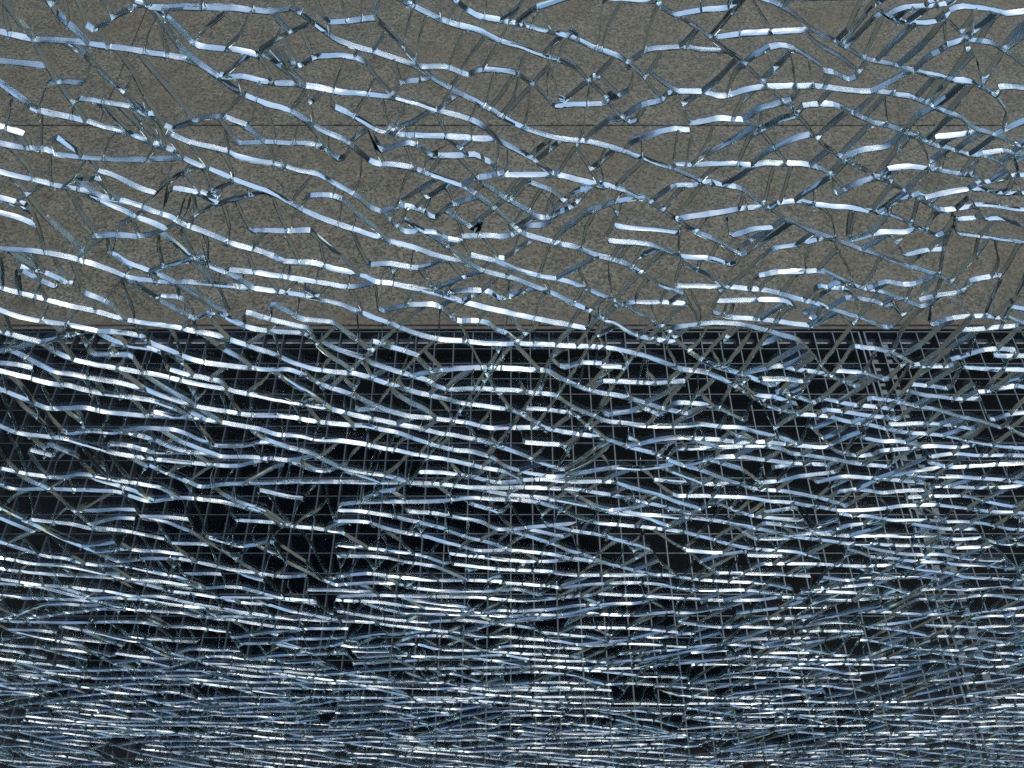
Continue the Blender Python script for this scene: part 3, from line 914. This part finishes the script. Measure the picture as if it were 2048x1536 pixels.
def fill(radius, tries, sx):
    global nid
    made = 0
    for _ in range(tries):
        z = rnd.uniform(Z0, Z1); w = half_width(z)
        p = (rnd.uniform(-w, w), z)
        rr = radius * (1.0 + 0.6 * max(0, min(1, (z - 0.95) / 0.2)) + 0.20 * max(0, min(1, (0.92 - z) / 0.15)) - 0.15 * max(0, min(1, (0.68 - z) / 0.2)))
        if 0.7 < z < 1.0 and p[0] > 0.1: rr *= 0.8
        if near(p, rr, sx)[0] < rr: continue
        hd = local_heading(p) + rnd.gauss(0, 0.16)
        allp = []
        for s in (0, math.pi):
            pts, ok = march(p, hd + s, nid, rnd.uniform(-0.5, 0.5) if rnd.random() < 0.5 else 0, 0.5, 0.9)
            allp.append(pts)
        pl = allp[1][::-1] + allp[0][1:]
        if len(pl) < 5: continue
        add_line(pl, nid); main_ids.append(pl); nid += 1; made += 1
    return made
print("fill", fill(0.0125, 5000, 0.55), fill(0.0100, 14000, 0.5), round(time.time() - T0, 1))

# short cross cracks that part the strips into fragments
made = 0
cid = 60000
for l in list(main_ids):
    s = rnd.uniform(0.003, 0.010); acc = 0
    for a, b in zip(l, l[1:]):
        acc += math.dist(a, b)
        if acc < s: continue
        acc = 0; s = rnd.uniform(0.0075, 0.018)
        if rnd.random() < 0.12: s = rnd.uniform(0.003, 0.006)
        if not inside(b): continue
        t = rnd.random()
        p = (a[0] + (b[0] - a[0]) * 0.5, a[1] + (b[1] - a[1]) * 0.5)
        la = math.atan2(b[1] - a[1], b[0] - a[0])
        right = min(1.0, max(0.0, 0.5 + p[0] / 0.5))
        r_ = rnd.random()
        if r_ < 0.30 + 0.30 * right: h = R(rnd.gauss(57, 9))
        elif r_ < 0.80: h = R(rnd.gauss(88, 10))
        else: h = R(rnd.gauss(124, 10))
        if rnd.random() < 0.5: h += math.pi
        if abs(math.sin(h - la)) < 0.45: continue
        own = {k for k in grid.get((int(p[0] // CELL), int(p[1] // CELL)), ()) if near_seg(p, k)} if False else set()
        # the starting crack itself is skipped on the first step
        for c in cells_of(p[0], p[1], p[0], p[1]):
            for k in grid.get(c, ()):
                ax, az, bx, bz, _ = segs[k]
                ex, ez = bx - ax, bz - az
                L = ex * ex + ez * ez + 1e-18
                tt = ((p[0] - ax) * ex + (p[1] - az) * ez) / L
                if 0 <= tt <= 1 and math.hypot(ax + ex * tt - p[0], az + ez * tt - p[1]) < 1e-7: own.add(k)
        pts, ok = march(p, h, cid, 0, 0.55, 0.05, own)
        if not ok: continue
        if sum(math.dist(u, v) for u, v in zip(pts, pts[1:])) < 0.0022: continue
        # reach back a hair across the parent crack so that the two surely meet
        u, v = pts[0], pts[1]; d = math.dist(u, v)
        pts[0] = (u[0] - (v[0] - u[0]) / d * 3e-5, u[1] - (v[1] - u[1]) / d * 3e-5)
        add_line(pts, cid); cid += 1; made += 1
print("cross", made, len(segs), round(time.time() - T0, 1))

# part what is still too large
big = 0
for _ in range(9000):
    z = rnd.uniform(Z0, Z1); w = half_width(z)
    p = (rnd.uniform(-w, w), z)
    if near(p, 0.0085, 1.0)[0] < 0.0085: continue
    h = rnd.choice((rnd.gauss(-0.2, 0.2), rnd.gauss(1.0, 0.3), rnd.gauss(1.6, 0.3)))
    a_, ok1 = march(p, h, cid, 0, 0.5, 0.1); b_, ok2 = march(p, h + math.pi, cid, 0, 0.5, 0.1)
    if ok1 and ok2:
        add_line(b_[::-1] + a_[1:], cid); cid += 1; big += 1
print("split", big)

# pane outline (cracked zone)
outline = []
zz = Z0
while zz < Z1:
    outline.append((half_width(zz), zz)); zz += 0.02
outline.append((half_width(Z1), Z1))
outline = outline + [(-x, z) for x, z in outline[::-1]]

verts, edges = [], []
key = {}
S = 100.0                      # work in units of centimetres: kinder to the triangulator
def vid(p):
    k = (round(p[0] * 1e7), round(p[1] * 1e7))
    if k not in key:
        key[k] = len(verts); verts.append(Vector((p[0] * S, p[1] * S)))
    return key[k]
for ax, az, bx, bz, _ in segs:
    if not (inside((ax, az)) or inside((bx, bz))): continue
    a, b = vid((ax, az)), vid((bx, bz))
    if a != b: edges.append((a, b))
n_out = len(edges)
for a, b in zip(outline, outline[1:] + outline[:1]):
    edges.append((vid(a), vid(b)))
ov, oe, of, _, oeo, _ = delaunay_2d_cdt(verts, edges, [], 0, 1e-5)
print("cdt", len(ov), len(oe), round(time.time() - T0, 1))
P = [(v[0] / S, v[1] / S) for v in ov]
adj = {}
for (a, b), orig in zip(oe, oeo):
    if orig:
        adj.setdefault(a, set()).add(b); adj.setdefault(b, set()).add(a)
# prune loose ends
stack = [v for v in adj if len(adj[v]) == 1]
while stack:
    v = stack.pop()
    if len(adj.get(v, ())) != 1: continue
    w = next(iter(adj[v])); adj[v].clear(); adj[w].discard(v)
    if len(adj[w]) == 1: stack.append(w)
# keep the one connected net of cracks
seen_ = {}; best_ = []
for v0 in adj:
    if v0 in seen_ or not adj[v0]: continue
    comp = [v0]; seen_[v0] = 1
    for v in comp:
        for w in adj[v]:
            if w not in seen_: seen_[w] = 1; comp.append(w)
    if len(comp) > len(best_): best_ = comp
best_ = set(best_); print("net", len(best_), sum(1 for v in adj if adj[v]))
for v in list(adj):
    if v not in best_: adj[v] = set()
order = {}
for v, ns in adj.items():
    if ns: order[v] = sorted(ns, key=lambda w: math.atan2(P[w][1] - P[v][1], P[w][0] - P[v][0]))
nxt = {}
for v, ns in order.items():
    for i, w in enumerate(ns):
        # arriving at v from w, leave along the neighbour just clockwise: face on the left, counter-clockwise loop
        nxt[(w, v)] = (v, ns[(i - 1) % len(ns)])
faces = []
used = set()
for e in list(nxt):
    if e in used: continue
    loop = []; c = e
    while c not in used:
        used.add(c); loop.append(c[0]); c = nxt[c]
    faces.append(loop)
def area(l):
    return 0.5 * sum(P[a][0] * P[b][1] - P[b][0] * P[a][1] for a, b in zip(l, l[1:] + l[:1]))
def split_loop(l):
    out = []; st = []; pos = {}
    for v in l:
        if v in pos:
            k = pos[v]
            sub = st[k:]
            for u in sub[1:]: pos.pop(u, None)
            st = st[:k + 1]
            if len(sub) >= 3: out.append(sub)
        else:
            pos[v] = len(st); st.append(v)
    if len(st) >= 3: out.append(st)
    return out
faces = [g_ for f in faces for g_ in split_loop(f)]
faces = [(f, area(f)) for f in faces]
print('big', [(round(a*1e6), round(P[f[0]][0],2), round(P[f[0]][1],2)) for f,a in faces if a>1.2e-3 or a<-2e-5])
faces = [(f, a) for f, a in faces if 1.2e-6 < a < 0.05]
print("faces", len(faces), "mean mm2", 1e6 * sum(a for _, a in faces) / max(1, len(faces)), round(time.time() - T0, 1))

# ------------------------------------------------------------------ fragments
def disp(x, z, k, s):
    v = noise.noise_vector(Vector((x * s, z * s, k)))
    return v.x, v.y
dcache = {}
def shifts(v):
    """how far the crack surface leans at mid depth and at the back, the same for both of its sides"""
    if v not in dcache:
        x, z = P[v]
        a = disp(x, z, 1.3, 42); b = disp(x, z, 9.1, 190); c = disp(x, z, 4.4, 30); d = disp(x, z, 6.6, 260)
        m = (0.00040 * a[0] + 0.00020 * b[0], 0.00055 * a[1] + 0.00016 * b[1])
        q = (0.00075 * c[0] + 0.00014 * d[0], 0.00075 * c[1] + 0.00014 * d[1])
        dcache[v] = (m, q)
    return dcache[v]

def inset(pts, gg):
    n = len(pts); out = []
    for i in range(n):
        a, b, c = pts[i - 1], pts[i], pts[(i + 1) % n]
        d1 = (b[0] - a[0], b[1] - a[1]); d2 = (c[0] - b[0], c[1] - b[1])
        l1 = math.hypot(*d1) or 1e-9; l2 = math.hypot(*d2) or 1e-9
        n1 = (-d1[1] / l1, d1[0] / l1); n2 = (-d2[1] / l2, d2[0] / l2)
        m = (n1[0] + n2[0], n1[1] + n2[1]); L = math.hypot(*m)
        if L < 0.25: m = n1; k = 1.0
        else:
            m = (m[0] / L, m[1] / L); k = min(2.2, 1.0 / max(0.3, m[0] * n1[0] + m[1] * n1[1]))
        g = gg if isinstance(gg, float) else gg[i] + 0.00005
        out.append((b[0] + m[0] * g * k, b[1] + m[1] * g * k))
    return out

def fragment(loop, ar):
    pts = [P[v] for v in loop]
    # thin out points that crowd together
    keep = []
    for i, p in enumerate(pts):
        if not keep or math.dist(p, pts[keep[-1]]) > 0.0005: keep.append(i)
    if len(keep) > 1 and math.dist(pts[keep[0]], pts[keep[-1]]) < 0.0005: keep.pop()
    if len(keep) < 3: return None
    loop = [loop[i] for i in keep]; pts = [P[v] for v in loop]
    n = len(loop)
    sh = [shifts(v) for v in loop]
    mid = [(p[0] + s[0][0], p[1] + s[0][1]) for p, s in zip(pts, sh)]
    bak = [(p[0] + s[1][0], p[1] + s[1][1]) for p, s in zip(pts, sh)]
    gp = 0.00005
    bv = min(0.00022, 0.04 * math.sqrt(ar))
    bvs = []
    for i in range(n):
        a, b, c = pts[i - 1], pts[i], pts[(i + 1) % n]
        t = abs((math.atan2(c[1] - b[1], c[0] - b[0]) - math.atan2(b[1] - a[1], b[0] - a[0]) + math.pi) % (2 * math.pi) - math.pi)
        bvs.append(bv * (rnd.uniform(1.2, 2.6) if t > 0.6 and ar > 3e-5 else rnd.uniform(0.5, 1.4)))
    rings = [(inset(pts, bvs), 0.0), (inset(pts, gp), bv * 0.9), (inset(mid, gp), THICK * 0.5), (inset(bak, gp), THICK - bv * 0.9), (inset(bak, bvs), THICK)]
    cx = sum(p[0] for p in pts) / n; cz = sum(p[1] for p in pts) / n
    span = max(math.dist(p, (cx, cz)) for p in pts)
    rx, rz = (max(-2, min(2, rnd.gauss(0, 1))) * 0.0035 * min(1.0, 0.007 / span) for _ in range(2))
    dy = rnd.gauss(0, 0.00006)
    vs = []
    for ring, d in rings:
        for (x, z) in ring:
            lx, lz, ly = x - cx, z - cz, d - THICK / 2
            # tiny settling of the loose piece
            vs.append((lx + ly * rx * 0.5, ly + dy + lx * rx * 0.3 + lz * rz * 0.3, lz + ly * rz * 0.5))
    fs = [tuple(range(n)), tuple(reversed(range(4 * n, 5 * n)))]
    mats = [0, 0]; sm = [0, 0]
    for r in range(4):
        for i in range(n):
            j = (i + 1) % n
            fs.append((r * n + i, (r + 1) * n + i, (r + 1) * n + j, r * n + j))
            mats.append(1); sm.append(1 if r in (1, 2) else 0)
    # each stretch of broken face between two corners has its own smoothness
    fr_ = []; cur = rnd.random()
    for i in range(n):
        a, b, c = pts[i - 1], pts[i], pts[(i + 1) % n]
        t = abs((math.atan2(c[1] - b[1], c[0] - b[0]) - math.atan2(b[1] - a[1], b[0] - a[0]) + math.pi) % (2 * math.pi) - math.pi)
        if t > 0.5: cur = rnd.random()
        fr_.append(cur)
    frost = [0.0, 0.0] + [v for r in range(4) for v in fr_]
    if rnd.random() < 0.4: sm = [0] * len(sm)
    return (cx, cz), vs, fs, mats, sm, frost

def build(name, data, origin):
    me = bpy.data.meshes.new(name)
    V_, F_, M_, S_, A_ = [], [], [], [], []
    for (c, vs, fs, mats, sm, frost) in data:
        k = len(V_)
        ox, oz = c[0] - origin[0], c[1] - origin[1]
        V_ += [(x + ox, y, z + oz) for x, y, z in vs]
        F_ += [tuple(i + k for i in f) for f in fs]
        M_ += mats; S_ += sm; A_ += frost
    me.from_pydata(V_, [], F_)
    me.materials.append(FACE); me.materials.append(BREAK)
    me.polygons.foreach_set("material_index", M_)
    me.polygons.foreach_set("use_smooth", [bool(s) for s in S_])
    me.update()
    me.set_sharp_from_angle(angle=R(38))
    me.polygons.foreach_set("use_smooth", [bool(s) for s in S_])
    at = me.attributes.new("frost", 'FLOAT', 'FACE')
    at.data.foreach_set("value", A_)
    me.update()
    return me

def img(x, z):
    dz = z - CAM_H
    depth = PANE_Y * cP - dz * sP
    return 1024 + FPX * x / depth, 768 - FPX * (PANE_Y * sP + dz * cP) / depth
frs = []
for l, a in faces:
    f = fragment(l, a)
    if not f: continue
    pp = [img(*P[v]) for v in l]
    pa = abs(0.5 * sum(u[0] * w[1] - w[0] * u[1] for u, w in zip(pp, pp[1:] + pp[:1])))
    ix, iy = img(*f[0])
    if not (-10 < ix < 2058 and -10 < iy < 1546): pa = 0
    frs.append((pa, f))
frs.sort(key=lambda t: -t[0])
pane = empty("cracked_glass_pane", (0, PANE_Y, Z0))
tag(pane, "upright toughened glass pane shattered into small interlocked fragments above the grating", "glass pane")
for pa, f in frs[:300]:
    link("glass_fragment", build("glass_fragment", [f], f[0]), pane, (f[0][0], THICK / 2, f[0][1] - Z0))
rest = build("fragment_mass", [f for _, f in frs[300:]], (0, Z0))
tag(link("fragment_mass", rest, pane, (0, THICK / 2, 0)), kind='stuff')
# splinters chipped out where cracks meet
cv, cf = [], []
taken = set()
for v, ns in adj.items():
    if len(ns) < 3 or rnd.random() > 0.7: continue
    x, z = P[v]
    cell_ = (int(x // 0.0035), int(z // 0.0035))
    if any((cell_[0] + i, cell_[1] + j) in taken for i in (-1, 0, 1) for j in (-1, 0, 1)): continue
    taken.add(cell_)
    s_ = rnd.uniform(0.0003, 0.0011) * (1.0 + 0.5 * (1.2 - z))
    for side in (1,):
        k = len(cv)
        cx, cz, cyy = x + rnd.gauss(0, 0.0004), z + rnd.gauss(0, 0.0004), (-THICK / 2 - s_ * rnd.uniform(0.5, 0.9))
        st = (rnd.uniform(0.7, 2.0), rnd.uniform(0.5, 1.0), rnd.uniform(0.7, 1.2))
        th = rnd.uniform(0, math.pi)
        for d in ((1, 0, 0), (-1, 0, 0), (0, 1, 0), (0, -1, 0), (0, 0, 1), (0, 0, -1)):
            q = [d[i] * s_ * st[i] * rnd.uniform(0.7, 1.3) + rnd.uniform(-0.3, 0.3) * s_ for i in range(3)]
            cv.append((cx + q[0] * math.cos(th) - q[2] * math.sin(th), cyy + q[1], cz + q[0] * math.sin(th) + q[2] * math.cos(th) - Z0))
        for f in ((0, 2, 4), (2, 1, 4), (1, 3, 4), (3, 0, 4), (2, 0, 5), (1, 2, 5), (3, 1, 5), (0, 3, 5)):
            cf.append(tuple(k + i for i in f))
me = bpy.data.meshes.new("splinters")
me.from_pydata(cv, [], cf)
me.materials.append(FACE)
tag(link("splinters", me, pane, (0, THICK / 2, 0)), kind='stuff')
ntri = sum(len(f[2]) * 2 for _, f in frs)
print("fragments", len(frs), "tris ~", ntri, round(time.time() - T0, 1))
